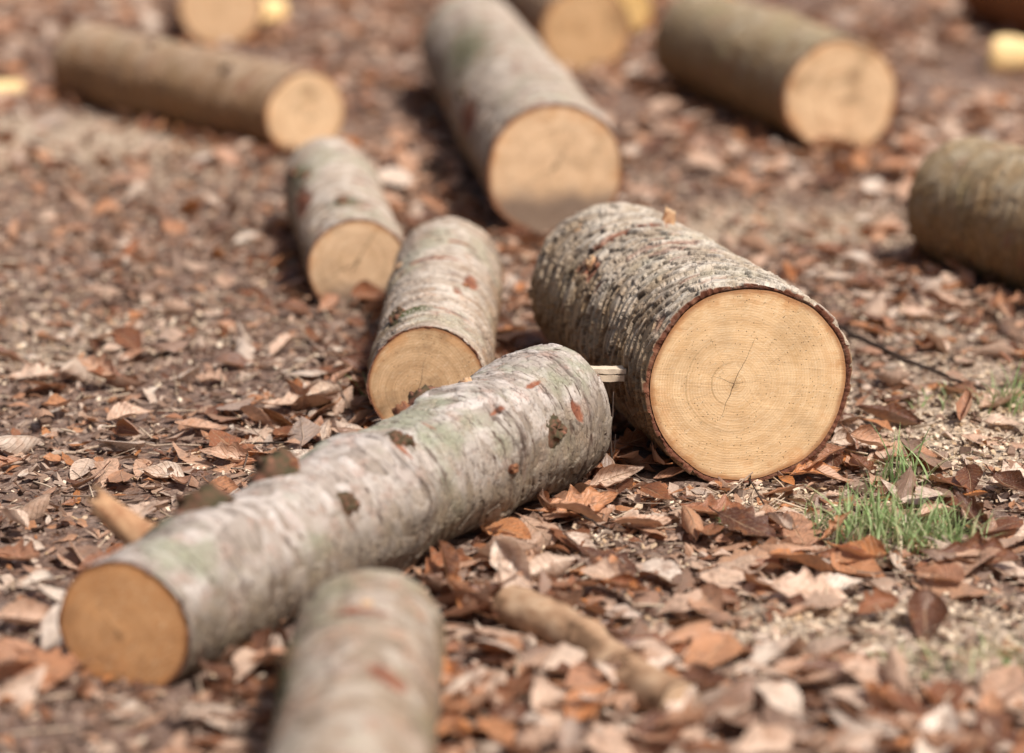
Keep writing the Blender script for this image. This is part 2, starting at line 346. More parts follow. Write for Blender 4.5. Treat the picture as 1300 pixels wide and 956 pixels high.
# ------------------------------------------------------------------ ground
DUST = [(at(1215, 560), .17, .20, 1.0), (at(1130, 520), .12, .12, .7), (at(1290, 600), .12, .10, .7), (at(1100, 790), .22, .12, .85), (at(930, 800), .18, .08, .6),
        (at(745, 585), .05, .05, .9), (at(960, 640), .16, .05, .6), (at(1240, 540), .12, .16, 1.0), (at(1200, 830), .14, .08, .9), (at(1000, 620), .14, .06, .5), (at(60, 180), .55, .35, .8), (at(1010, 290), .30, .22, .7), (at(200, 230), .3, .2, .4),
        (at(500, 60), .2, .3, .3), (at(1180, 420), .2, .2, .45), (at(120, 420), .25, .15, .4), (at(720, 680), .1, .06, .45), (at(860, 700), .12, .05, .35),
        (at(1230, 790), .15, .08, .7), (at(290, 590), .08, .08, .35), (at(1200, 470), .2, .15, .5), (at(40, 450), .2, .12, .5)]
def dust(x, y):
    d = np.zeros(np.shape(x))
    for (c, a, b, s) in DUST: d = np.maximum(d, s * np.exp(-(((x - c[0]) / a) ** 2 + ((y - c[1]) / b) ** 2)))
    return d
def gz(x, y):
    x = np.asarray(x, float); y = np.asarray(y, float)
    fade = np.exp(-np.maximum(0, np.hypot(x, y - 4) - 12) / 15)
    z = .014 * perlin(x * 1.7, y * 1.7, 0.3) + .007 * perlin(x * 6, y * 6, 5.1) + .0035 * perlin(x * 17, y * 17, 2.2) + .006 * dust(x, y)
    return z * fade + .25 * (1 - fade) * perlin(x * .05, y * .05, .7)
def axis_pts(a, b, step, lo, hi):
    core = np.arange(a, b + step / 2, step); out = []; s = step; p = b
    while p < hi: s *= 1.25; p += s; out.append(p)
    inn = []; s = step; p = a
    while p > lo: s *= 1.25; p -= s; inn.append(p)
    return np.array(inn[::-1] + list(core) + out)
gx = axis_pts(-2.2, 2.4, .013, -80, 80); gy = axis_pts(1.5, 8.6, .015, -80, 160)
GX, GY = np.meshgrid(gx, gy, indexing='ij')
GZ = gz(GX, GY) + .0022 * perlin(GX * 60, GY * 60, 1.5) + .0016 * perlin(GX * 140, GY * 140, 4.5)
gm = mesh_from('ground', np.stack([GX, GY, GZ], -1).reshape(-1, 3), grid_q(len(gx), len(gy)), {'dust': ('FLOAT', dust(GX, GY).ravel())})
def ground_mat():
    N = NT('forest_soil'); P = N.n('ShaderNodeTexCoord').outputs['Object']
    n1 = N.noise(P, 2.2, 5, .6); n2 = N.noise(P, 25, 6, .7); n3 = N.noise(P, 160, 5, .75); n4 = N.noise(N.mp(P, loc=(4, 4, 0)), 70, 5, .7)
    c = N.ramp(N.math('ADD', N.math('MULTIPLY', n2, .5), N.math('MULTIPLY', n3, .5)), [(.32, (.07, .04, .03)), (.45, (.20, .13, .10)), (.57, (.34, .245, .20)), (.7, (.52, .41, .35))])
    vo = N.n('ShaderNodeTexVoronoi'); N.l(P, vo.inputs['Vector']); vo.inputs['Scale'].default_value = 75
    lc = N.ramp(N.sep(vo.outputs['Color'])[0], [(0, (.05, .025, .018)), (.4, (.20, .10, .065)), (.7, (.36, .22, .15)), (1, (.5, .38, .3))])
    c = N.mix(N.rng(n4, .45, .6, 0, .75), c, lc)
    c = N.mix(N.rng(n1, .4, .7, 0, .25), c, (.12, .07, .05))
    d = N.attr('dust').outputs['Fac']
    dm = N.rng(N.math('ADD', d, N.math('MULTIPLY', N.math('SUBTRACT', N.math('ADD', N.math('MULTIPLY', n2, .5), N.math('MULTIPLY', n3, .5)), .5), 1.6)), .2, .6)
    dc = N.ramp(n3, [(.3, (.30, .21, .15)), (.5, (.56, .44, .33)), (.7, (.74, .62, .50))])
    c = N.mix(dm, c, dc)
    h = N.math('ADD', N.math('MULTIPLY', n3, .5), N.math('ADD', N.math('MULTIPLY', n2, .8), N.math('MULTIPLY', vo.outputs['Distance'], .7)))
    return N.done(c, .9, N.bump(h, 1, .012), .2)
tag(link('ground', gm, ground_mat()), kind='structure')

# ------------------------------------------------------------------ logs
LOGS = []          # footprints for the scatter: (x0, y0, x1, y1, r0, r1)
def make_log(label, A, B, r0, r1, seed, bark, wood0, wood1=None, res=.0035, cell=(.022, .014), amp=.0022, flake=1.0, whorls=(), patches=(), stubs=(), knots=(),
             moss=(), tilt0=(0, 0), tilt1=(0, 0), t=.006, sink=.006, wob=.03, few_amt=.6, name='log'):
    ax, ay = A; bx, by = B
    Lg = math.hypot(bx - ax, by - ay); rz = math.atan2(by - ay, bx - ax)
    zg = (float(gz(ax, ay)) + float(gz(bx, by))) / 2
    root = empty(name, (ax, ay, zg - sink), rz)
    tag(root, label, 'log', 'freshly cut logs scattered over the forest floor')
    LOGS.append((ax, ay, bx, by, r0, r1))
    rm = (r0 + r1) / 2
    nx = max(12, int(Lg / res)); nth = int(2 * PI * rm / res); nth -= nth % 2
    xs = np.linspace(0, Lg, nx); th = np.arange(nth) * 2 * PI / nth
    S = seed * 13.7
    def Rbase(x, th):
        f = x / Lg; R = r0 + (r1 - r0) * f
        c, s = np.cos(th), np.sin(th)
        R = R * (1 + wob * perlin(c * 1.1 + S, s * 1.1, x * 3.0) + wob * .35 * perlin(c * 3 + S, s * 3, x * 9))
        for (wx, wa, ww) in whorls: R = R + wa * np.exp(-((x - wx + .012 * perlin(c * 1.4, s * 1.4, S)) / ww) ** 2) * (1 + .5 * perlin(c * 2.5, s * 2.5, S + 3))
        for (kx, kt, ka, kw) in knots:
            d = np.arctan2(np.sin(th - kt), np.cos(th - kt)) * rm
            R = R + ka * np.exp(-(((x - kx) / kw) ** 2 + (d / kw) ** 2))
        return R
    def place(x, th, R):
        """cylinder coordinates to the log's own space; the axis rises with the radius, cut planes tilted at both ends"""
        zc = r0 + (r1 - r0) * np.clip(x / Lg, 0, 1)
        y = R * np.sin(th); z = R * np.cos(th)
        k0 = 1 - sstep(0, .12, x); k1 = sstep(Lg - .12, Lg, x)
        X = x + k0 * (tilt0[0] * y + tilt0[1] * z) + k1 * (tilt1[0] * y + tilt1[1] * z)
        return np.stack([X, y, z + zc], -1)
    X, T = np.meshgrid(xs, th, indexing='ij'); C, Sn = np.cos(T), np.sin(T)
    Rb = Rbase(X, T)
    # flaky surface
    nu = max(6, int(round(2 * PI * rm / cell[0]))); 
    q = perlin(C * rm * 34 + S, Sn * rm * 34, X * 34); q2 = perlin(C * rm * 34 + S, Sn * rm * 34 + 9, X * 34 + 5); q3 = perlin(C * rm * 150, Sn * rm * 150 + S, X * 150)
    u = (T / (2 * PI)) * nu + .32 * q + .10 * q3; v = X / cell[1] + .5 * q2 + .12 * q3 + .5 * np.sin(T * 2 + seed)
    w1 = perlin(C * rm * 11 + S, Sn * rm * 11, X * 11 + 2); w2 = perlin(C * rm * 11 + S, Sn * rm * 11 + 5, X * 11)
    v = v + 1.1 * w1; u = u + .3 * v + .9 * w2
    F1, F2, Rn, DV, DU = cells(u, v, nu, seed)
    edge = F2 - F1
    h = amp * (flake * (-1.25 * DV + .35 * DU) + .7 * (Rn - .5)) - amp * .6 * (1 - sstep(0, .10, edge)) + amp * .14 * q3
    crev = (1 - sstep(.0, .12, edge + .06 * q3)) * sstep(-.2, .25, perlin(C * rm * 22, Sn * rm * 22 + S, X * 22)) 
    crev = crev * (.65 + .35 * sstep(-.15, .25, DV))  # one edge darker: shadow of the overlapping flakes put into the colour
    F1b, F2b, Rnb, DVb, _ = cells(u * 2 + 3.3, v * 2.2, nu * 2, seed + 5)
    h = h + amp * .14 * (Rnb - .5 - .8 * DVb) - amp * .06 * (1 - sstep(0, .12, F2b - F1b))
    crev = np.clip(crev * min(1, .12 + amp * 260) + .08 * (1 - sstep(0, .08, F2b - F1b)) * sstep(0, .4, q), 0, 1)
    for (wx, wa, ww) in whorls:
        k_ = np.exp(-((X - wx + .012 * perlin(C * 1.4, Sn * 1.4, S) + .004 * q + .002 * q3) / .0035) ** 2) * sstep(-.35, .3, perlin(C * 3, Sn * 3, S + wx * 9)); crev = np.clip(crev + .75 * k_, 0, 1); h = h - .0015 * k_
    lowf = fbm(C * rm * 7 + S, Sn * rm * 7, X * 7, 3)
    h = h + amp * .9 * lowf
    pat = np.zeros_like(X)
    for (px, pt, sx, st) in patches:
        d = np.arctan2(np.sin(T - pt), np.cos(T - pt)) * rm
        e = np.sqrt(((X - px) / sx) ** 2 + (d / st) ** 2) + .45 * q + .3 * q3
        pat = np.maximum(pat, 1 - sstep(.7, 1.05, e))
    few = sstep(.83, .86, Rn) * sstep(.15, .4, perlin(C * rm * 11, Sn * rm * 11, X * 11 + S))
    pat = np.maximum(pat, few * few_amt)
    h = h - pat * (amp * .8 + .0006)
    mo = np.zeros_like(X)
    for (px, pt, sx, st) in moss:
        d = np.arctan2(np.sin(T - pt), np.cos(T - pt)) * rm
        mo = np.maximum(mo, np.exp(-(((X - px) / sx) ** 2 + (d / st) ** 2)))
    mo = np.clip(mo * 1.1 + .3 * q * mo, 0, 1); h = h + mo * .0012 * (1 + q3)
    e0 = np.exp(-X / .008); e1 = np.exp(-(Lg - X) / .008)
    R = Rb + h
    # ends: rows that fold over the thickness of the bark
    def endrow(x0, dx, i):
        rg = .0016 * perlin(C[0] * rm * 160, Sn[0] * rm * 160, S + i)
        rows = []
        for k, (dr, ddx, rm_) in enumerate(((0, .0035, 1), (.4, -.0005, 1), (.85, 0, .9))):
            Rr = Rb[i] - t * (1 - dr) + (h[i] * .45 if dr > .5 else 0) + rg * .25
            rows.append((place(np.full(nth, x0) + dx * (ddx + rg * (dr > 0)), th, Rr), np.stack([Rn[i], .42 + .0 * rg, np.full(nth, 1.0), np.zeros(nth)], -1)))
        return rows
    body = place(X, T, R); att = np.stack([Rn, crev, pat, mo], -1)
    fr = endrow(0, 1, 0); br = endrow(Lg, -1, nx - 1)[::-1]
    V = np.concatenate([np.stack([r[0] for r in fr]), body, np.stack([r[0] for r in br])]); Aa = np.concatenate([np.stack([r[1] for r in fr]), att, np.stack([r[1] for r in br])])
    me = mesh_from('bark', V.reshape(-1, 3), grid_q(V.shape[0], nth, True), {'bk': ('FLOAT_COLOR', Aa.reshape(-1, 4)),
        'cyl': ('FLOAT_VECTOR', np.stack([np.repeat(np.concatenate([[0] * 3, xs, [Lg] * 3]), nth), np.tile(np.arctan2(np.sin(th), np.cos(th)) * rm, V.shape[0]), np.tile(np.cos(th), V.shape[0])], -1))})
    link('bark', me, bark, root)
    # sawn faces
    for (x0, sg, wd) in ((0, -1, wood0), (Lg, 1, wood1 or wood0)):
        nr, na = 36, 168; rr = np.linspace(0, 1, nr) ** .8; ta = np.arange(na) * 2 * PI / na
        RR, TT = np.meshgrid(rr, ta, indexing='ij')
        Ro = Rbase(np.full(na, x0), ta) - t + .0012
        rad = RR * Ro[None, :]
        yy, zz = rad * np.sin(TT), rad * np.cos(TT)
        P3 = place(np.full_like(rad, x0), TT, rad)
        P3[..., 0] += sg * .0006 + .0007 * perlin(yy * 40, zz * 40, S) + .00035 * perlin((yy * .88 + zz * .47) * 420, (zz * .88 - yy * .47) * 30, S)
        Q = grid_q(nr, na, True)
        if sg < 0: Q = Q[:, ::-1]
        rim = RR
        mf = mesh_from('cut_face', P3.reshape(-1, 3), Q, {'fc': ('FLOAT_VECTOR', np.stack([-yy * (1 if sg < 0 else -1), zz, np.full_like(yy, seed * .37)], -1).reshape(-1, 3)), 'rim': ('FLOAT', rim.ravel())})
        link('cut_face', mf, wd, root)
    # branch stubs and knots
    for st in stubs:
        sx, stt, sl, sr, kind = st[:5]; lean = st[5] if len(st) > 5 else (0, 0)
        base = place(np.array(sx), np.array(stt), Rbase(np.array(sx), np.array(stt)) - .006)
        nrm = np.array([lean[0], math.sin(stt) , math.cos(stt)]); nrm /= np.linalg.norm(nrm)
        nrm = nrm + np.array([0, lean[1], 0]); nrm /= np.linalg.norm(nrm)
        a1 = np.cross(nrm, [1, .1, .2]); a1 /= np.linalg.norm(a1); a2 = np.cross(nrm, a1)
        n_, m_ = 12, 22; ww = np.linspace(0, 1, n_); ph = np.arange(m_) * 2 * PI / m_
        W, PH = np.meshgrid(ww, ph, indexing='ij')
        if kind == 'knot':    # a low collar with a dark sunken heart
            prof = sr * np.interp(W, [0, .35, .6, .8, 1], [1.7, 1.2, .95, .55, 0.02]); hh = (sl + .006) * np.interp(W, [0, .35, .6, .8, 1], [0, .55, 1, .9, .6])
            rnd = 1 + .35 * perlin(np.cos(PH) * 2 + S, np.sin(PH) * 2, W * 3 + sx * 50) + .18 * perlin(np.cos(PH) * 6 + S, np.sin(PH) * 6, W * 7); mat = M_KNOT; nmn = 'knot'
            hh = hh * (1 + .5 * perlin(np.cos(PH) * 2.2, np.sin(PH) * 2.2 + S, W * 2) + .2 * perlin(np.cos(PH) * 6, np.sin(PH) * 6 + S, W * 5))
            av = .45 + .35 * perlin(np.cos(PH) * 2, np.sin(PH) * 2 + S, W * 4)
        else:
            prof = sr * np.interp(W, [0, .15, .3, .9, 1], [1.5, 1.12, 1, .8, .05]); jag = perlin(np.cos(PH) * 3 + S, np.sin(PH) * 3, sx * 30)
            hh = (sl + .006) * (W * (1 + np.where(W > .5, .38 * jag, 0))); hh = np.where(W == 1, (sl + .006) * (.62 + .2 * jag), hh)
            rnd = 1 + .16 * perlin(np.cos(PH) * 2 + S, np.sin(PH) * 2, W * 1.5 + sx * 50); mat = M_STUB; nmn = 'branch_stub'
            av = (.62 if kind != 'dark' else .2) + .3 * perlin(np.cos(PH) * 5, np.sin(PH) * 5 + S, W * 2) + .15 * (W > .8)
            if kind == 'pale': av = av + .08
            if kind == 'dull': av = .60 + .22 * perlin(np.cos(PH) * 2, np.sin(PH) * 2 + S, W * 5)
            if kind == 'flat':   # a torn, flattened splinter
                rnd = rnd * (1 - .55 * np.abs(np.sin(PH)))
        Vs = base + (prof * rnd * np.cos(PH))[..., None] * a1 + (prof * rnd * np.sin(PH))[..., None] * a2 + hh[..., None] * nrm
        Vs = Vs.reshape(-1, 3); luv = np.stack([W, PH, av], -1).reshape(-1, 3)
        link(nmn, mesh_from(nmn, Vs, grid_q(n_, m_, True)[:, ::-1], {'luv': ('FLOAT_VECTOR', luv)}), mat, root)
    return root

R_ = math.radians
make_log('thick log with scaly grey bark and a big sharp pale cut face', at(950, 480, .13), at(776, 352, .124), .131, .124, 3,
         M_BARK_SCALY, M_WOOD_MAIN, res=.0014, cell=(.029, .0175), amp=.0036, whorls=((.40, .004, .03),),
         patches=((.39, R_(18), .012, .075), (.40, R_(-8), .010, .05), (.36, R_(52), .022, .022), (.30, R_(58), .012, .012)),
         stubs=((.42, R_(-14), .022, .011, 'flat'), (.375, R_(48), .003, .010, 'stub'), (.52, R_(35), .003, .009, 'stub')), tilt0=(.10, .0), t=.0085, wob=.035)
make_log('long slender pinkish grey log slanting across the left foreground with an orange cut face', at(157, 787, .069), at(702, 516, .085), .070, .086, 5,
         M_BARK_PINK, M_WOOD_ORANGE, M_WOOD_PALE, res=.0016, cell=(.024, .015), amp=.0019, flake=.6, few_amt=.15,
         whorls=((.14, .007, .03), (.40, .009, .035), (.60, .008, .028), (.76, .005, .03)),
         knots=((.60, R_(-60), .008, .02), (.40, R_(-70), .009, .025), (.61, R_(60), .006, .02)),
         patches=((.60, R_(-38), .020, .004), (.42, R_(-30), .006, .016), (.58, R_(38), .03, .010), (.74, R_(-66), .006, .014), (.66, R_(5), .003, .02), (.50, R_(-20), .003, .012), (.70, R_(-30), .016, .003)),
         stubs=((.110, R_(55), .082, .016, 'dull', (.05, .45)), (.165, R_(26), .016, .022, 'knot'), (.285, R_(22), .020, .018, 'knot'), (.292, R_(8), .013, .008, 'dark'), (.435, R_(-22), .006, .012, 'knot'), (.69, R_(-72), .006, .013, 'knot'), (.30, R_(-50), .005, .011, 'knot'),
                (.60, R_(36), .006, .013, 'knot'), (.655, R_(18), .005, .008, 'stub'), (.585, R_(-84), .004, .007, 'dark'), (.56, R_(40), .010, .012, 'dark')),
         moss=((.12, R_(50), .05, .03), (.27, R_(46), .04, .03), (.48, R_(48), .03, .02)), tilt0=(-.25, .0), tilt1=(0, 0), t=.004, wob=.06)
make_log('medium grey log with stained cut face just behind the tip of the long pinkish log', at(543, 480, .079), at(570, 335, .083), .080, .085, 8,
         M_BARK_GREY, M_WOOD_DARK, res=.0019, cell=(.034, .012), amp=.0021, whorls=((.09, .004, .025), (.45, .003, .03)),
         patches=((.30, R_(-35), .05, .012), (.22, R_(-22), .02, .008), (.40, R_(10), .010, .05), (.50, R_(-5), .008, .04)),
         stubs=((.085, R_(32), .007, .011, 'knot'), (.44, R_(50), .005, .009, 'stub'), (.27, R_(-30), .003, .007, 'dark')), moss=((.08, R_(20), .02, .035),), tilt0=(.15, .1), t=.004)
make_log('short mossy log with cut face half buried in brown leaves', at(454, 327, .080), at(418, 222, .085), .081, .087, 12,
         M_BARK_GREY, M_WOOD_STAINED, res=.0026, cell=(.034, .014), amp=.002, whorls=((.12, .003, .03), (.52, .005, .03)),
         stubs=((.12, R_(10), .006, .010, 'knot'), (.50, R_(52), .008, .010, 'knot'), (.42, R_(40), .006, .010, 'knot')), moss=((.12, R_(5), .03, .03), (.48, R_(50), .05, .03)),
         patches=((.3, R_(60), .1, .03),), tilt0=(.1, .0), t=.004, sink=.010)
make_log('long thin brown log lying crosswise at the upper left with a small round cut face', at(388, 143, .09), at(108, 80, .092), .091, .094, 15,
         M_BARK_BROWN, M_WOOD_CREAM, wob=.06, res=.0032, whorls=((.2, .003, .03), (.62, .004, .03)), stubs=((.22, R_(35), .008, .011, 'knot'), (.56, R_(20), .01, .011, 'knot')), tilt0=(.22, .0), amp=.0018, cell=(.03, .015), t=.005)
make_log('log at the top edge left of centre, only its bright round cut face showing', at(280, 8, .115), at(295, -60, .11), .116, .11, 18,
         M_BARK_BROWN, M_WOOD_PALE, res=.005, tilt0=(.0, 0), t=.006)
make_log('thick pale log lying lengthwise, its wide cut face darkened along the bottom', at(705, 215, .126), at(600, 57, .126), .126, .128, 21,
         M_BARK_GREY, M_WOOD_STAINED, res=.0034, cell=(.03, .016), amp=.0024, whorls=((.62, .008, .04), (1.2, .006, .04)),
         stubs=((.55, R_(65), .01, .012, 'knot'), (.64, R_(15), .006, .012, 'dark')), moss=((.9, R_(40), .2, .06),), patches=((.4, R_(75), .12, .04),), tilt0=(-.05, 0), t=.006, wob=.045)
make_log('log at the top edge whose cut face peeks out between two thick logs', at(744, 36, .115), at(640, -32, .11), .118, .115, 24,
         M_BARK_BROWN, M_WOOD_HONEY, wob=.05, res=.005, tilt0=(.1, 0), t=.006)
make_log('small sunlit yellow log at the top edge right behind the peeking cut face', at(795, 12, .075), at(800, -60, .075), .078, .078, 26,
         M_BARK_BROWN, M_WOOD_YELLOW, res=.006, t=.005)
make_log('thick olive grey log at the upper right with a large clean round cut face', at(1068, 117, .126), at(890, 47, .126), .127, .126, 28,
         M_BARK_OLIVE, M_WOOD_CREAM, wob=.05, res=.0036, cell=(.03, .016), amp=.0022, whorls=((.45, .005, .03),), tilt0=(.12, .0), t=.006)
make_log('olive brown log reaching in from the right edge without a visible cut face', at(1500, 336, .115), at(1226, 258, .11), .119, .116, 31,
         M_BARK_OLIVE, M_WOOD_PALE, res=.0028, cell=(.03, .016), amp=.002, whorls=((.38, .004, .02),), patches=((.39, R_(-20), .02, .03),), stubs=((.39, R_(-25), .008, .011, 'dark'),), tilt1=(.1, 0), t=.005)
make_log('rusty brown log in the top right corner with a yellow sun glint stand-in before it', at(1425, 22, .14), at(1272, -30, .14), .14, .14, 34,
         M_BARK_RUST, M_WOOD_ORANGE, res=.006, t=.007)
make_log('stubby pinkish log in the near foreground right of the orange cut face', at(418, 1110, .068), at(470, 803, .072), .068, .073, 37,
         M_BARK_MOSSY, M_WOOD_ORANGE, M_WOOD_PALE, few_amt=.2, res=.0024, cell=(.03, .02), amp=.0015, whorls=((.36, .004, .03),), patches=((.38, R_(0), .012, .03), (.25, R_(-30), .02, .02)),
         stubs=((.40, R_(-3), .003, .006, 'pale'), (.34, R_(58), .006, .010, 'knot')), moss=((.30, R_(65), .08, .02),), wob=.05, t=.004)

def in_log(x, y, k=.85):
    m = np.zeros(np.shape(x), bool)
    for (ax, ay, bx, by, r0, r1) in LOGS:
        L = math.hypot(bx - ax, by - ay); ux, uy = (bx - ax) / L, (by - ay) / L
        s = (x - ax) * ux + (y - ay) * uy; d = np.abs((x - ax) * -uy + (y - ay) * ux)
        m |= (s > -.004) & (s < L + .004) & (d < k * (r0 + (r1 - r0) * np.clip(s / L, 0, 1)))
    return m

# ------------------------------------------------------------------ sticks, twigs
def tube(pts, rad, m=8, seed=0, rv=.5, cap=True):
    P = np.array(pts, float); n = len(P); T = np.gradient(P, axis=0); T /= np.linalg.norm(T, axis=1)[:, None]
    up = np.array([.13, .21, .97]); A1 = np.cross(T, up); A1 /= np.linalg.norm(A1, axis=1)[:, None]; A2 = np.cross(T, A1)
    ph = np.arange(m) * 2 * PI / m; rad = np.broadcast_to(rad, (n,)).astype(float).copy()
    V = P[:, None] + rad[:, None, None] * (np.cos(ph)[None, :, None] * A1[:, None] + np.sin(ph)[None, :, None] * A2[:, None])
    if cap:
        V = np.concatenate([np.repeat(P[:1, None], m, 1), V, np.repeat(P[-1:, None], m, 1)]); n += 2
    lu = np.stack([np.repeat(np.linspace(0, 1, n), m), np.tile(ph, n), np.full(n * m, rv)], -1)
    return V.reshape(-1, 3), grid_q(n, m, True)[:, ::-1], lu
def wander(a, b, n, amp, seed, sag=0):
    t = np.linspace(0, 1, n); a = np.array(a, float); b = np.array(b, float)
    P = a + (b - a) * t[:, None]
    for k in range(3): P[:, k] += amp * fbm(t * 3 + seed * 3.1, k * 5.0 + t * 0, seed * 1.7 + t * 0, 3) * np.sin(PI * np.clip(t * 1.1 + .05, 0, 1)) * (1 if k < 2 else .6)
    return P

# peeled stick in the foreground
s0 = at(648, 757, .02); s1 = at(868, 884, .018)
L = math.hypot(s1[0] - s0[0], s1[1] - s0[1]); z0 = float(gz(*s0))
rt = empty('wooden_stick', (s0[0], s0[1], z0), math.atan2(s1[1] - s0[1], s1[0] - s0[0]))
tag(rt, 'thin peeled tan stick lying in the foreground leaves right of the stubby log', 'stick')
n = 60; m = 28; t_ = np.linspace(0, 1, n); ph = np.arange(m) * 2 * PI / m; TT, PH = np.meshgrid(t_, ph, indexing='ij')
rr = (.0240 - .0005 * TT) * (1 + .07 * perlin(np.cos(PH) * 1.5, np.sin(PH) * 1.5, TT * 7) + .07 * perlin(np.cos(PH) * 5, np.sin(PH) * 5, TT * 22)) + .004 * np.exp(-((TT - .42) / .04) ** 2) * (np.cos(PH - 1) > 0) * np.abs(np.cos(PH - 1))
V = np.stack([TT * L, .006 * np.sin(TT * 5) + rr * np.cos(PH), .018 + .003 * np.sin(TT * 7) + rr * np.sin(PH)], -1)
link('peeled_shaft', mesh_from('peeled_shaft', V.reshape(-1, 3), grid_q(n, m, True)[:, ::-1] , {'luv': ('FLOAT_VECTOR', np.stack([TT, PH, .5 + .4 * perlin(TT * 9, np.cos(PH), np.sin(PH)) + .25 * perlin(TT * 30, np.cos(PH) * 4, np.sin(PH) * 4)], -1).reshape(-1, 3))}), M_STICK, rt)
for e, sg in ((0, -1), (n - 1, 1)):
    ring = V[e]; c0 = ring.mean(0); k_ = np.linspace(0, 1, 5)
    D = c0 + (ring - c0)[None] * k_[:, None, None] * .97; D[..., 0] += sg * (.0012 + .003 * (1 - k_[:, None]) ** 2)
    link('cut_face', mesh_from('cut_face', D.reshape(-1, 3), grid_q(5, m, True)[:, ::(-1 if sg < 0 else 1)], {'luv': ('FLOAT_VECTOR', np.stack([np.repeat(k_, m), np.tile(ph, 5), np.full(5 * m, .75)], -1))}), M_STICK, rt)

# added yellow chunks in place of sun glints along the far edge
def chunk(label, px, L_, W_, H_, rz, seed):
    x, y = at(*px)
    n, m = 14, 18; t = np.linspace(0, 1, n); a = np.arange(m) * 2 * PI / m; Tt, Aa = np.meshgrid(t, a, indexing='ij')
    cs, sn = np.cos(Aa), np.sin(Aa); sup = (np.abs(cs) ** 3.2 + np.abs(sn) ** 3.2) ** (-1 / 3.2)
    env = np.interp(Tt, [0, .0001, .08, .9, .9999, 1], [0, .82, 1, .8, .6, 0]) * (1 + .12 * perlin(cs * 1.5 + seed, sn * 1.5, Tt * 4))
    V = np.stack([(Tt - .5) * L_ + .01 * perlin(cs * 2, sn * 2, seed + Tt), sup * cs * env * W_ / 2, (sup * sn * env + .8) * H_ / 2], -1)
    o = link('sun_glint', mesh_from('sun_glint', V.reshape(-1, 3), grid_q(n, m, True)[:, ::-1], {'luv': ('FLOAT_VECTOR', np.stack([Tt, Aa, .85 + .2 * perlin(Tt * 3, cs * 6, sn * 6)], -1).reshape(-1, 3))}), M_GLINT, None, (x, y, float(gz(x, y))), (0, 0, rz))
    tag(o, label, 'wood chunk')
chunk('yellow stand-in for a sun glint before the rusty brown log in the top right corner', (1294, 92), .16, .11, .10, -.35, 1)
chunk('yellow stand-in for a sun glint by the top edge cut face left of centre', (342, 34), .10, .09, .10, .6, 2)
chunk('low yellow stand-in for a sun glint near the left edge beyond the brown crosswise log', (4, 122), .10, .06, .045, .2, 3)

# split stick end between the two front logs
rt = empty('split_stake', (.075, 2.965, float(gz(.075, 2.965))), .02)
tag(rt, 'pale split stake end wedged between the scaly log and the long pinkish log', 'stake')
for i, (zz, hh, x1) in enumerate(((.1175, .009, .075), (.1265, .007, .070))):
    nx = 24; X = np.linspace(-.010, x1, nx); ring = []
    for (cy, cz) in ((-1, -1), (1, -1), (1, 1), (-1, 1)):
        ring.append(np.stack([X + .003 * perlin(X * 0 + cy * 3, X * 0 + cz * 3, i + X * 0), cy * .008 + .0012 * perlin(X * 60, X * 0 + cy, X * 0 + cz), zz + cz * hh * .45 + .0010 * perlin(X * 70 + 3, X * 0 + cy, X * 0 + cz)], -1))
    ring = np.stack(ring, 1); c0 = ring.mean(1, keepdims=True)
    V = np.concatenate([np.repeat(c0[:1], 4, 1), ring, np.repeat(c0[-1:], 4, 1)])
    link('splinter', mesh_from('splinter', V.reshape(-1, 3), grid_q(nx + 2, 4, True), {'luv': ('FLOAT_VECTOR', np.stack([np.repeat(np.linspace(0, 1, nx + 2), 4), np.zeros(4 * nx + 8), np.full(4 * nx + 8, .72 + .1 * i)], -1))}, False), M_CHIP, rt)
# the stake's leg down into the soil
nx = 20; Zs = np.linspace(-.01, .114, nx)
V, Q, lu = tube(np.stack([.012 + .002 * np.sin(Zs * 60), .002 * np.cos(Zs * 50), Zs], -1), .0045, 6, rv=.4)
link('shank', mesh_from('shank', V, Q, {'luv': ('FLOAT_VECTOR', lu)}), M_TWIG, rt)

def twig(label, pts_px, r, seed, rv=.3, forks=0, amp=.008, group=None):
    """pts_px: (u, v, height) of the points it runs through"""
    W = [np.array([*at(u, v, z), z]) for (u, v, z) in pts_px]
    for q in W: q[2] += float(gz(q[0], q[1]))
    o = W[0].copy(); root = empty('twig', (o[0], o[1], o[2])); tag(root, label, 'twig', group)
    path = []
    for a, b in zip(W[:-1], W[1:]): path += list(wander(a - o, b - o, 10, amp, seed))[:-1]
    path.append(W[-1] - o); path = np.array(path)
    mb = MB(); V, Q, lu = tube(path, np.linspace(r, r * .45, len(path)), 8, rv=rv); mb.add(V, Q, lu)
    link('stem', mb.mesh('stem'), M_TWIG, root)
    rr_ = random.Random(seed)
    for k in range(forks):
        i = int(len(path) * (.25 + .6 * k / max(1, forks))); L_ = rr_.uniform(.02, .05)
        d = path[min(i + 1, len(path) - 1)] - path[i - 1]; d /= np.linalg.norm(d); s = np.cross(d, [0, 0, 1]) * rr_.choice((-1, 1)) + np.array([0, 0, rr_.uniform(.1, .6)])
        P = wander(path[i], path[i] + (d * .6 + s * .7) * L_, 8, .004, seed + k); V, Q, lu = tube(P, np.linspace(r * .55, r * .2, 8), 6, rv=rv)
        link('side_shoot', mesh_from('side_shoot', V, Q, {'luv': ('FLOAT_VECTOR', lu)}), M_TWIG, root)
twig('long dark crooked twig on the sawdust right of the thick scaly log', [(1062, 416, .03), (1130, 450, .035), (1190, 473, .025), (1252, 497, .012)], .0042, 3, .12, 4, .016)
twig('dark twig standing upright in front of the split stake', [(777, 606, .0), (775, 545, .063), (779, 492, .112)], .0019, 5, .2, 1, .003)
twig('thin black twig poking up before the big cut face at its lower edge', [(948, 612, 0), (953, 600, .02)], .0018, 6, .1)
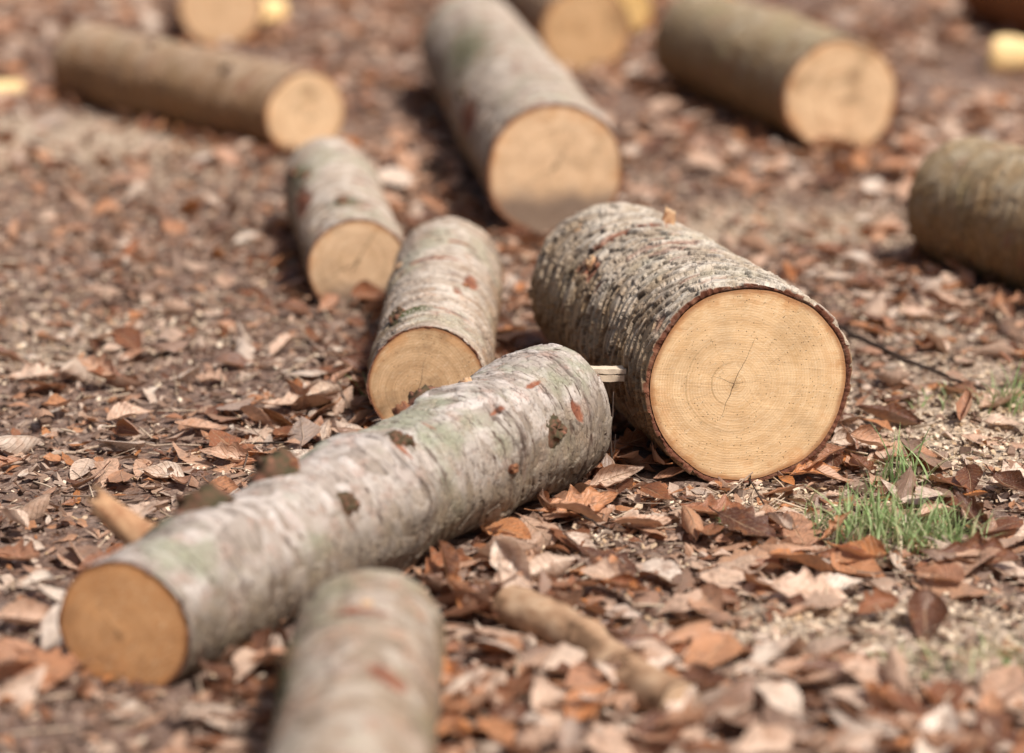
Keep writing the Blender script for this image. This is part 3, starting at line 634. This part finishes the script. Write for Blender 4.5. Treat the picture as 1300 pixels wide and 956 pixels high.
twig('bare twig lying left of the stained cut face with raised tip', [(470, 512, .004), (430, 500, .008), (402, 492, .03)], .0016, 7, .35, 1)
twig('thin bent twig raised from the litter left of the long pinkish log', [(452, 540, .003), (440, 512, .02), (425, 478, .05)], .0012, 8, .3, 1)
twig('pale grey twig crossing the bare soil at left', [(50, 580, .006), (150, 562, .012), (255, 570, .006)], .0026, 9, .85, 2)
twig('dark thin twig near the tan oak leaf at left', [(255, 568, .004), (330, 566, .008), (420, 560, .006)], .0020, 10, .1, 2)
twig('short dark twig in the brown leaves under the big cut face', [(700, 620, .012), (740, 650, .02), (775, 668, .008)], .0022, 11, .1, 1)
twig('small curved twig beneath the left rim of the big cut face', [(795, 590, .01), (815, 600, .02), (850, 610, .008)], .0016, 12, .5, 0)
twig('thin reddish twig beside the grass tuft', [(1010, 705, .01), (1060, 690, .02), (1100, 640, .02)], .0015, 13, .4, 1)

# ------------------------------------------------------------------ leaves
def leaf_mesh(rs, kind, L, nu=9, nv=7, curl=None, rv=None):
    rn = random.Random(rs)
    u = np.linspace(0, 1, nu); v = np.linspace(-1, 1, nv); U, Vv = np.meshgrid(u, v, indexing='ij')
    if kind == 'beech': w = .31 * np.sin(PI * u ** .85) ** .8 * (1 - .15 * u)
    elif kind == 'oak':
        w = .27 * np.sin(PI * u ** 1.2) ** .7 * (1 + (.3 if nu > 12 else .2) * np.cos(2 * PI * ((4.2 if nu > 12 else 2.6) * u + .1)) * np.sin(PI * u))
    else: w = .22 * np.sin(PI * u ** .9) ** .7 * (1 + .25 * np.sin(u * 37 + rs) + .2 * np.sin(u * 19 + rs * 2))
    w[0] = w[-1] = .004
    if nu > 12: w = w * (1 + .05 * np.sin(u * 80 + rs))
    w = w * L
    c = curl if curl is not None else rn.uniform(.15, 1.5) * rn.random() ** .6
    cl = rn.gauss(0, .55) if curl is None else curl * rn.uniform(.2, .7); tw = rn.gauss(0, .35); fold = rn.uniform(0, .4)
    W = w[:, None]
    ang = c * Vv * (.6 + .4 * np.sin(PI * U + rn.uniform(-1, 1)))
    y = W * np.sin(ang) / max(c, .2) * 1.0 if c > .2 else W * Vv
    z = W * (1 - np.cos(ang)) / max(c, .2)
    z = z + fold * np.abs(y) + L * .035 * perlin(U * 3 + rs, Vv * 1.4, rs * .7) + L * .018 * perlin(U * 8 + rs, Vv * 3, rs * .3)
    a = cl * (U - .5); x = L * np.sin(a) / (cl if abs(cl) > .05 else 1) if abs(cl) > .05 else L * (U - .5)
    zc = L * (1 - np.cos(a)) / cl if abs(cl) > .05 else 0 * U
    t = tw * (U - .5); y2 = y * np.cos(t) - z * np.sin(t); z2 = y * np.sin(t) + z * np.cos(t)
    X = x - z2 * np.sin(a); Z = zc + z2 * np.cos(a)
    P = np.stack([X, y2 + .06 * L * np.sin(U * 3 + rs), Z], -1).reshape(-1, 3); P[:, 2] -= np.percentile(P[:, 2], 15)
    r = rn.random() if rv is None else rv
    return P, grid_q(nu, nv), np.stack([U, Vv, np.full_like(U, r)], -1).reshape(-1, 3)
def with_stalk(P, Q, A, L, nu, nv):
    base = P[nv // 2]; d = base - P[nv + nv // 2]; d /= max(1e-6, np.linalg.norm(d))
    V, q, lu = tube(np.array([base - d * .002, base + d * L * .09 + [0, 0, L * .02], base + d * L * .18 + [0, .01 * L, L * .05]]), [.0009, .0007, .0009], 5, rv=.3)
    lu[:, 2] = A[0, 2]
    return np.concatenate([P, V]), np.concatenate([Q, q + len(P)]), np.concatenate([A, lu])

def rotm(rz, tx, ty):
    cz, sz = np.cos(rz), np.sin(rz); cx, sx = np.cos(tx), np.sin(tx); cy, sy = np.cos(ty), np.sin(ty)
    o = np.zeros_like(cz); i = np.ones_like(cz)
    Rz = np.stack([np.stack([cz, -sz, o], -1), np.stack([sz, cz, o], -1), np.stack([o, o, i], -1)], -2)
    Rx = np.stack([np.stack([i, o, o], -1), np.stack([o, cx, -sx], -1), np.stack([o, sx, cx], -1)], -2)
    Ry = np.stack([np.stack([cy, o, sy], -1), np.stack([o, i, o], -1), np.stack([-sy, o, cy], -1)], -2)
    return Rz @ Rx @ Ry
def scatter(protos, x, y, z, sc, rz, tx, ty, rv=None):
    which = rng.integers(0, len(protos), len(x)); M = rotm(rz, tx, ty)
    VV, QQ, AA = [], [], []; off = 0
    for k, (P, Q, A) in enumerate(protos):
        s = np.nonzero(which == k)[0]
        if not len(s): continue
        V = np.einsum('nij,pj->npi', M[s], P) * sc[s][:, None, None] + np.stack([x[s], y[s], z[s]], -1)[:, None]
        a = np.broadcast_to(A, (len(s), *A.shape)).copy(); a[..., 2] = (rv[s] if rv is not None else rng.random(len(s)))[:, None]
        VV.append(V.reshape(-1, 3)); QQ.append((Q[None] + (np.arange(len(s)) * len(P))[:, None, None]).reshape(-1, 4) + off); AA.append(a.reshape(-1, 3)); off += len(s) * len(P)
    return np.concatenate(VV), np.concatenate(QQ), np.concatenate(AA)
def spread_pts(n, y0, y1, dens):
    y = y0 + (y1 - y0) * rng.random(n * 3); x = (rng.random(n * 3) * 2 - 1) * (.22 * y1 + .9)
    k = (np.abs(x) < .22 * y + .9) & (rng.random(n * 3) < dens(x, y)); return x[k][:n], y[k][:n]
def leafy(x, y):
    """more leaves on the right and between the logs, fewer on the trodden path at left"""
    n = fbm(x * 1.6, y * 1.6, np.full(np.shape(x), 7.7), 3)
    left = sstep(-.12, -.5, x + .05 * (y - 3)) * (y < 4.9)
    d = np.clip(.66 + 2.3 * n, .06, 1) * (1 - .72 * left) * (1 - .93 * np.clip(dust(x, y) * 1.15, 0, 1))
    return d
GRASSZ = [(at(1120, 676), .085), (at(1195, 684), .06), (at(1150, 612), .04)]
FRONTS = [(LOGS[0], .13), (LOGS[1], .17)]
def open_spot(x, y):
    """false right in front of the two nearest cut faces and inside the grass"""
    m = np.ones(np.shape(x), bool)
    for ((ax, ay, bx, by, r0, r1), reach) in FRONTS: m &= ~((y < ay + .03) & (y > ay - reach) & (np.abs(x - ax + .04 * ax) < r0 * 1.05))
    for ((cx, cy), rr_) in GRASSZ: m &= (np.hypot(x - cx, y - cy) > rr_)
    return m
def litter_col(x, y, n):
    """index into the leaf ramp; redder, darker leaves lie in the gaps between logs"""
    r = rng.random(n); return r

near = [leaf_mesh(100 + i, 'oak' if i % 3 == 0 else 'beech', 1.0, 11, 7) for i in range(22)]
curly = [leaf_mesh(400 + i, 'oak' if i % 2 == 0 else 'beech', 1.0, 17, 9, 1.0 + .09 * i) for i in range(12)]
far = [leaf_mesh(200 + i, 'oak' if i % 3 == 0 else 'beech', 1.0, 7, 5) for i in range(12)]
shard = [leaf_mesh(300 + i, 'shard', 1.0, 6, 4) for i in range(16)]
parts = []
def lay(protos, n, y0, y1, dens, smin, smax, tilt, lift, keep=.97):
    x, y = spread_pts(n, y0, y1, dens); k = ~in_log(x, y, keep) & (open_spot(x, y) | (rng.random(len(x)) < .15) | (smax < .05)); x, y = x[k], y[k]; n = len(x)
    sc = smin + (smax - smin) * rng.random(n) ** 1.2
    rz = rng.random(n) * 2 * PI; tx = rng.normal(0, tilt, n) + PI * (rng.random(n) < .45); ty = rng.normal(0, tilt, n)
    z = gz(x, y) + .001 + lift * rng.random(n) ** 1.5 + sc * .03
    return scatter(protos, x, y, z, sc, rz, tx, ty, litter_col(x, y, n))
parts.append(lay(near, 2300, 1.55, 4.6, leafy, .025, .085, .22, .012))
parts.append(lay(curly, 1100, 1.55, 4.6, leafy, .045, .10, .42, .026))
parts.append(lay(far, 9000, 4.6, 11.0, leafy, .045, .10, .3, .028))
parts.append(lay(shard, 30000, 1.55, 4.8, lambda x, y: .25 + .65 * leafy(x, y) - .2 * dust(x, y), .007, .036, .3, .008))
parts.append(lay(shard, 9000, 4.8, 8.5, lambda x, y: .6 + 0 * x, .015, .045, .35, .01))
# leaves drifted against the flanks and under the ends of the logs
for (ax, ay, bx, by, r0, r1) in LOGS:
    L = math.hypot(bx - ax, by - ay); ux, uy = (bx - ax) / L, (by - ay) / L; n = int(90 * L + 40)
    s = rng.random(n) * (L + .16) - .08; side = rng.choice((-1, 1), n); rad = r0 + (r1 - r0) * np.clip(s / L, 0, 1)
    d = side * rad * (.62 + rng.random(n) * .75)
    en = rng.random(n) < .2; s = np.where(en, np.where(rng.random(n) < .5, -.012 - .05 * rng.random(n), L + .012 + .05 * rng.random(n)), s); d = np.where(en, rad * (rng.random(n) * 2 - 1), d)
    x = ax + ux * s - uy * d; y = ay + uy * s + ux * d
    near_face = (s < .02) & (s > -.13) & (np.abs(d) < rad)          # keep the front faces clear
    k = (~near_face | (rng.random(n) < .35)) & (open_spot(x, y) | (rng.random(n) < .3)); x, y, s, d, rad = x[k], y[k], s[k], d[k], rad[k]; n = len(x)
    zc = gz(x, y) + .004 + .016 * rng.random(n); sc = .04 + .035 * rng.random(n)
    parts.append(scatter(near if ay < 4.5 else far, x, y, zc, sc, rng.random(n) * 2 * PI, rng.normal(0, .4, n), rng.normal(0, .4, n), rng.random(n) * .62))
off = 0; VV, QQ, AA = [], [], []
for (V, Q, A) in parts: VV.append(V); QQ.append(Q + off); AA.append(A); off += len(V)
lit = mesh_from('leaf_litter', np.concatenate(VV), np.concatenate(QQ), {'luv': ('FLOAT_VECTOR', np.concatenate(AA))})
tag(link('leaf_litter', lit, M_LEAF_HERO), 'carpet of dry brown fallen leaves and leaf scraps covering the forest floor', 'leaf litter', kind='stuff')

# crumbs of soil, bark bits and sawdust
def bits(n, y0, y1, dens, smin, smax, name, mat, label, cat, flat=.45, rlo=0, rhi=1, lift=.002):
    x, y = spread_pts(n, y0, y1, dens); k = ~in_log(x, y, .8); x, y = x[k], y[k]; n = len(x)
    pr = []
    for i in range(8):
        r = np.random.default_rng(i + 50); c = np.array([[-1,-1,-1],[1,-1,-1],[1,1,-1],[-1,1,-1],[-1,-1,1],[1,-1,1],[1,1,1],[-1,1,1]], float)
        c = c * [1, .35 + .5 * r.random(), flat * (.4 + .6 * r.random())] + r.normal(0, .22, (8, 3)) * [1, 1, flat]
        q = np.array([[3,2,1,0],[4,5,6,7],[0,1,5,4],[1,2,6,5],[2,3,7,6],[3,0,4,7]])
        pr.append((c * .5, q, np.tile([0, 0, .5], (8, 1))))
    sc = smin + (smax - smin) * rng.random(n) ** 2
    V, Q, A = scatter(pr, x, y, gz(x, y) + lift * rng.random(n) + sc * .15, sc, rng.random(n) * 6.28, rng.normal(0, .5, n), rng.normal(0, .5, n), rlo + (rhi - rlo) * rng.random(n))
    tag(link(name, mesh_from(name, V, Q, {'luv': ('FLOAT_VECTOR', A)}, False), mat), label, cat, kind='stuff')
bits(26000, 1.55, 5.2, lambda x, y: .5 + 0 * x, .003, .016, 'soil_crumbs', M_CRUMB, 'dark crumbs of soil and bark scattered between the leaves', 'soil crumbs')
bits(90000, 1.55, 5.2, lambda x, y: np.clip(dust(x, y) ** 1.3 + .05, 0, 1), .002, .008, 'sawdust', M_CHIP, 'pale sawdust and wood chips strewn on the ground around the cut logs', 'sawdust', .3, .2, 1, .006)
bits(6000, 5.2, 8.5, lambda x, y: np.clip(dust(x, y) ** 1.2 + .03, 0, 1), .005, .014, 'wood_chips', M_CHIP, 'pale wood chips lying on the ground behind the logs', 'wood chips', .3, .3, 1, .006)
# needles, straw and hair-thin twigs of the litter
mb = MB()
x, y = spread_pts(3600, 1.6, 5.0, lambda x, y: .6 + 0 * x); k = ~in_log(x, y, 1.0); x, y = x[k], y[k]
for i in range(len(x)):
    L_ = rng.uniform(.015, .07); a = rng.random() * 2 * PI; z = float(gz(x[i], y[i])) + rng.uniform(.002, .014); tt = np.linspace(-.5, .5, 5)
    b = rng.normal(0, .15); P = np.stack([x[i] + L_ * tt * math.cos(a) - b * L_ * tt ** 2 * math.sin(a), y[i] + L_ * tt * math.sin(a) + b * L_ * tt ** 2 * math.cos(a), z + L_ * tt * rng.normal(0, .25)], -1)
    mb.add(*tube(P, rng.uniform(.0005, .0013), 4, rv=float(rng.random() ** .6 * 1.3)))
tag(link('twig_litter', mb.mesh('twig_litter'), M_TWIG), 'fine dark needles and twig bits mixed into the leaf litter', 'twig litter', kind='stuff')

# ------------------------------------------------------------------ single leaves
HERO = [  # u, v, length m, kind, colour, curl, heading deg, tilt x, tilt y, lift, label
 (735, 632, .100, 'oak', .52, 1.0, 10, 25, -8, .020, 'big curled orange brown oak leaf in front of the long pinkish log tip'),
 (692, 628, .070, 'oak', .20, 1.5, 100, 35, 10, .022, 'crumpled dark brown leaf touching the flank of the long pinkish log near its tip'),
 (640, 694, .085, 'beech', .74, 1.4, 150, 30, 20, .018, 'tan curled leaf lying beside the middle of the long pinkish log'),
 (565, 710, .085, 'oak', .30, 1.2, 60, 25, 0, .014, 'brown leaf tucked under the long pinkish log above the peeled stick'),
 (612, 735, .060, 'beech', .84, 1.8, 80, 10, 30, .015, 'small pale curled leaf just above the end of the peeled stick'),
 (988, 652, .065, 'beech', .97, 1.9, 120, 10, 0, .022, 'greyish tightly rolled leaf between the big cut face and the grass tuft'),
 (1078, 692, .070, 'beech', .28, 1.0, -20, 20, 0, .016, 'reddish brown cupped leaf at the left foot of the main grass tuft'),
 (968, 736, .062, 'beech', .84, .5, 5, 8, 0, .008, 'flat pale pinkish leaf below the rolled greyish leaf'),
 (1062, 737, .066, 'beech', .93, .7, 12, 12, -5, .010, 'very pale leaf with curled edge below the main grass tuft'),
 (1112, 772, .070, 'oak', .25, 1.2, 40, 30, 0, .015, 'brown upturned leaf right of the very pale leaf'),
 (1106, 560, .080, 'beech', .60, 1.7, 30, 35, 15, .022, 'orange cupped leaf with light edge right of the big cut face'),
 (1068, 553, .070, 'beech', .90, 1.6, 60, 60, 0, .026, 'whitish leaf standing on edge against the right rim of the thick scaly log'),
 (1278, 541, .060, 'beech', .80, .6, -10, 5, 0, .007, 'pinkish flat leaf on the sawdust near the right edge'),
 (1284, 606, .075, 'oak', .86, .7, 20, 15, 0, .012, 'pale tan leaf at the right edge above the dark red one'),
 (1240, 702, .100, 'oak', .16, 1.3, -15, 28, 5, .018, 'large dark reddish leaf to the right of the main grass tuft'),
 (1035, 592, .070, 'oak', .50, 1.1, 15, 20, 0, .014, 'orange brown leaf pressed under the lower right rim of the big cut face'),
 (835, 578, .080, 'oak', .50, 1.2, 100, 40, 0, .020, 'rusty oak leaf in the shadow left below the big cut face'),
 (800, 555, .070, 'oak', .22, 1.4, 60, 50, 0, .030, 'dark rusty leaf wedged in the gap between the two front logs'),
 (905, 640, .080, 'oak', .30, .9, -5, 12, 0, .012, 'brown lobed leaf lying straight below the big cut face'),
 (830, 655, .070, 'beech', .70, .8, 30, 10, 0, .010, 'tan leaf between the orange oak leaf and the brown lobed leaf'),
 (376, 512, .100, 'oak', .76, .8, 8, 12, 0, .014, 'long tan oak leaf lying left of the stained cut face'),
 (165, 528, .070, 'beech', .72, .8, 30, 15, 0, .010, 'tan leaf alone on the bare soil at left'),
 (265, 478, .060, 'oak', .68, .9, -20, 15, 0, .010, 'light brown leaf on the path behind the lone tan leaf'),
 (40, 470, .080, 'oak', .82, .6, 25, 8, 0, .008, 'pale long leaf near the left edge in line with the stained cut face'),
 (290, 622, .060, 'beech', .42, .9, -30, 18, 0, .012, 'brown leaf close to the left side of the long pinkish log'),
 (38, 788, .075, 'beech', .68, 1.3, 15, 25, 0, .015, 'tan curled leaf in the near left corner beside the orange cut face'),
 (22, 702, .070, 'oak', .35, 1.1, -35, 20, 0, .012, 'brown leaf at the left edge behind the tan curled one'),
 (478, 322, .080, 'oak', .80, 1.2, 70, 70, 10, .045, 'pale leaf leaning on the half buried cut face'),
 (492, 345, .085, 'oak', .52, 1.2, 110, 60, 0, .035, 'orange leaf at the top of the heap by the half buried cut face'),
 (470, 372, .080, 'beech', .24, 1.3, 40, 50, 0, .025, 'dark leaf at the foot of the half buried cut face'),
 (505, 318, .070, 'beech', .66, 1.3, 100, 60, 0, .04, 'tan leaf wedged right of the half buried cut face'),
 (890, 805, .080, 'beech', .74, .8, 15, 10, 0, .010, 'blurred tan leaf close to the low end of the peeled stick'),
 (1230, 640, .055, 'beech', .78, 1.0, 60, 20, 0, .012, 'small tan leaf between the grass tuft and the pale tan leaf'),
 (760, 720, .075, 'oak', .45, .8, -10, 10, 0, .010, 'brown spread oak leaf in the middle of the near foreground'),
]
for i, (u, v, L, kind, rv, curl, hd, tx, ty, lift, lab) in enumerate(HERO):
    x, y = at(u, v, lift); P, Q, A = with_stalk(*leaf_mesh(500 + i, kind, L, 21, 13, curl, rv), L, 21, 13)
    o = link('fallen_leaf', mesh_from('fallen_leaf', P, Q, {'luv': ('FLOAT_VECTOR', A)}), M_LEAF_HERO, None, (x, y, float(gz(x, y)) + lift), (R_(tx), R_(ty), R_(hd)))
    o.rotation_mode = 'XYZ'; tag(o, lab, 'leaf', 'fallen leaves on the forest floor')
protos = []
for i in range(14):
    P, Q, A = with_stalk(*leaf_mesh(700 + i, 'oak' if i % 3 == 0 else 'beech', .066, 17, 9), .066, 17, 9); protos.append(mesh_from('fallen_leaf', P, Q, {'luv': ('FLOAT_VECTOR', A)}))
nleaf = 300 - len(HERO); cnt = 0
while cnt < nleaf:
    v = random.uniform(400, 955); u = random.uniform(5, 1295); x, y = at(u, v, .01)
    if in_log(np.array([x]), np.array([y]), 1.15)[0] or random.random() > float(leafy(np.array(x), np.array(y))): continue
    if not open_spot(np.array([x]), np.array([y]))[0]: continue
    o = link('fallen_leaf', protos[cnt % 14], M_LEAF, None, (x, y, float(gz(x, y)) + random.uniform(.008, .022)), (random.gauss(0, .3) + PI * (random.random() < .4), random.gauss(0, .25), random.uniform(0, 2 * PI)))
    s = random.uniform(.75, 1.45); o.scale = (s, s, s)
    tag(o, 'dry brown fallen leaf lying loose on top of the leaf litter', 'leaf', 'loose dry leaves on top of the litter'); cnt += 1

# ------------------------------------------------------------------ grass
def tuft(label, px, n, hmin, hmax, spread, seed, green=.6, straw=.25):
    x0, y0 = at(*px); r = np.random.default_rng(seed); mb = MB(); root = empty('grass_tuft', (x0, y0, float(gz(x0, y0)))); tag(root, label, 'grass tuft')
    mb2 = MB()
    for i in range(n):
        a = r.random() * 2 * PI; d = spread * r.random() ** .7; bx, by = d * math.cos(a), d * math.sin(a) * .8; h = r.uniform(hmin, hmax); la = r.random() * 2 * PI; ln = r.uniform(.15, .9) * h
        dry = r.random() < straw
        if dry: ln *= 1.8; h *= .6
        t = np.linspace(0, 1, 8); w_ = r.uniform(.0007, .0019) * (1 - t ** 2 * .95)
        cx = bx + ln * t ** 1.8 * math.cos(la); cy = by + ln * t ** 1.8 * math.sin(la); cz = h * (t - .35 * (ln / h if h else 0) * t ** 2.5) - .004
        pa = la + PI / 2 + r.normal(0, .6); ox, oy = math.cos(pa) * w_, math.sin(pa) * w_
        zb = float(gz(x0 + bx, y0 + by)) - float(gz(x0, y0))
        V = np.stack([np.stack([cx - ox, cy - oy, cz + zb], -1), np.stack([cx, cy, cz + zb - w_ * .5], -1), np.stack([cx + ox, cy + oy, cz + zb], -1)], 1).reshape(-1, 3)
        A = np.stack([np.repeat(t, 3), np.zeros(24), np.full(24, green + r.normal(0, .2))], -1); (mb2 if dry else mb).add(V, grid_q(8, 3), A)
    link('grass_blades', mb.mesh('grass_blades'), M_GRASS, root)
    if mb2.n: link('dry_blades', mb2.mesh('dry_blades'), M_STRAW, root)
tuft('main fresh green grass tuft growing right of the big cut face', (1120, 676), 250, .035, .092, .085, 1)
tuft('upright green blades joining the right side of the main grass tuft', (1195, 684), 150, .03, .066, .055, 2)
tuft('tall thin grass blades standing behind the main grass tuft', (1150, 612), 50, .05, .10, .035, 3, .7, .15)
tuft('low sparse grass sprouting from the sawdust near the dark twig', (1215, 518), 60, .015, .04, .07, 4)
tuft('grass blades at the right edge above the sawdust', (1285, 522), 60, .04, .085, .03, 5, .65)
tuft('yellowish grass in the near right corner', (1265, 850), 90, .02, .045, .06, 6, .45, .5)
tuft('faint pale grass tuft in the near foreground left of the corner tuft', (1140, 852), 60, .015, .035, .05, 7, .5, .4)
tuft('dry straw and a few green blades left of the main grass tuft', (1045, 650), 50, .02, .045, .06, 8, .5, .75)
tuft('few thin blades beside the left rim of the stained cut face', (455, 515), 18, .02, .055, .035, 9, .45, .5)
tuft('tiny sprig of grass between the brown leaves before the thick log', (918, 662), 14, .02, .045, .012, 10, .7, .2)
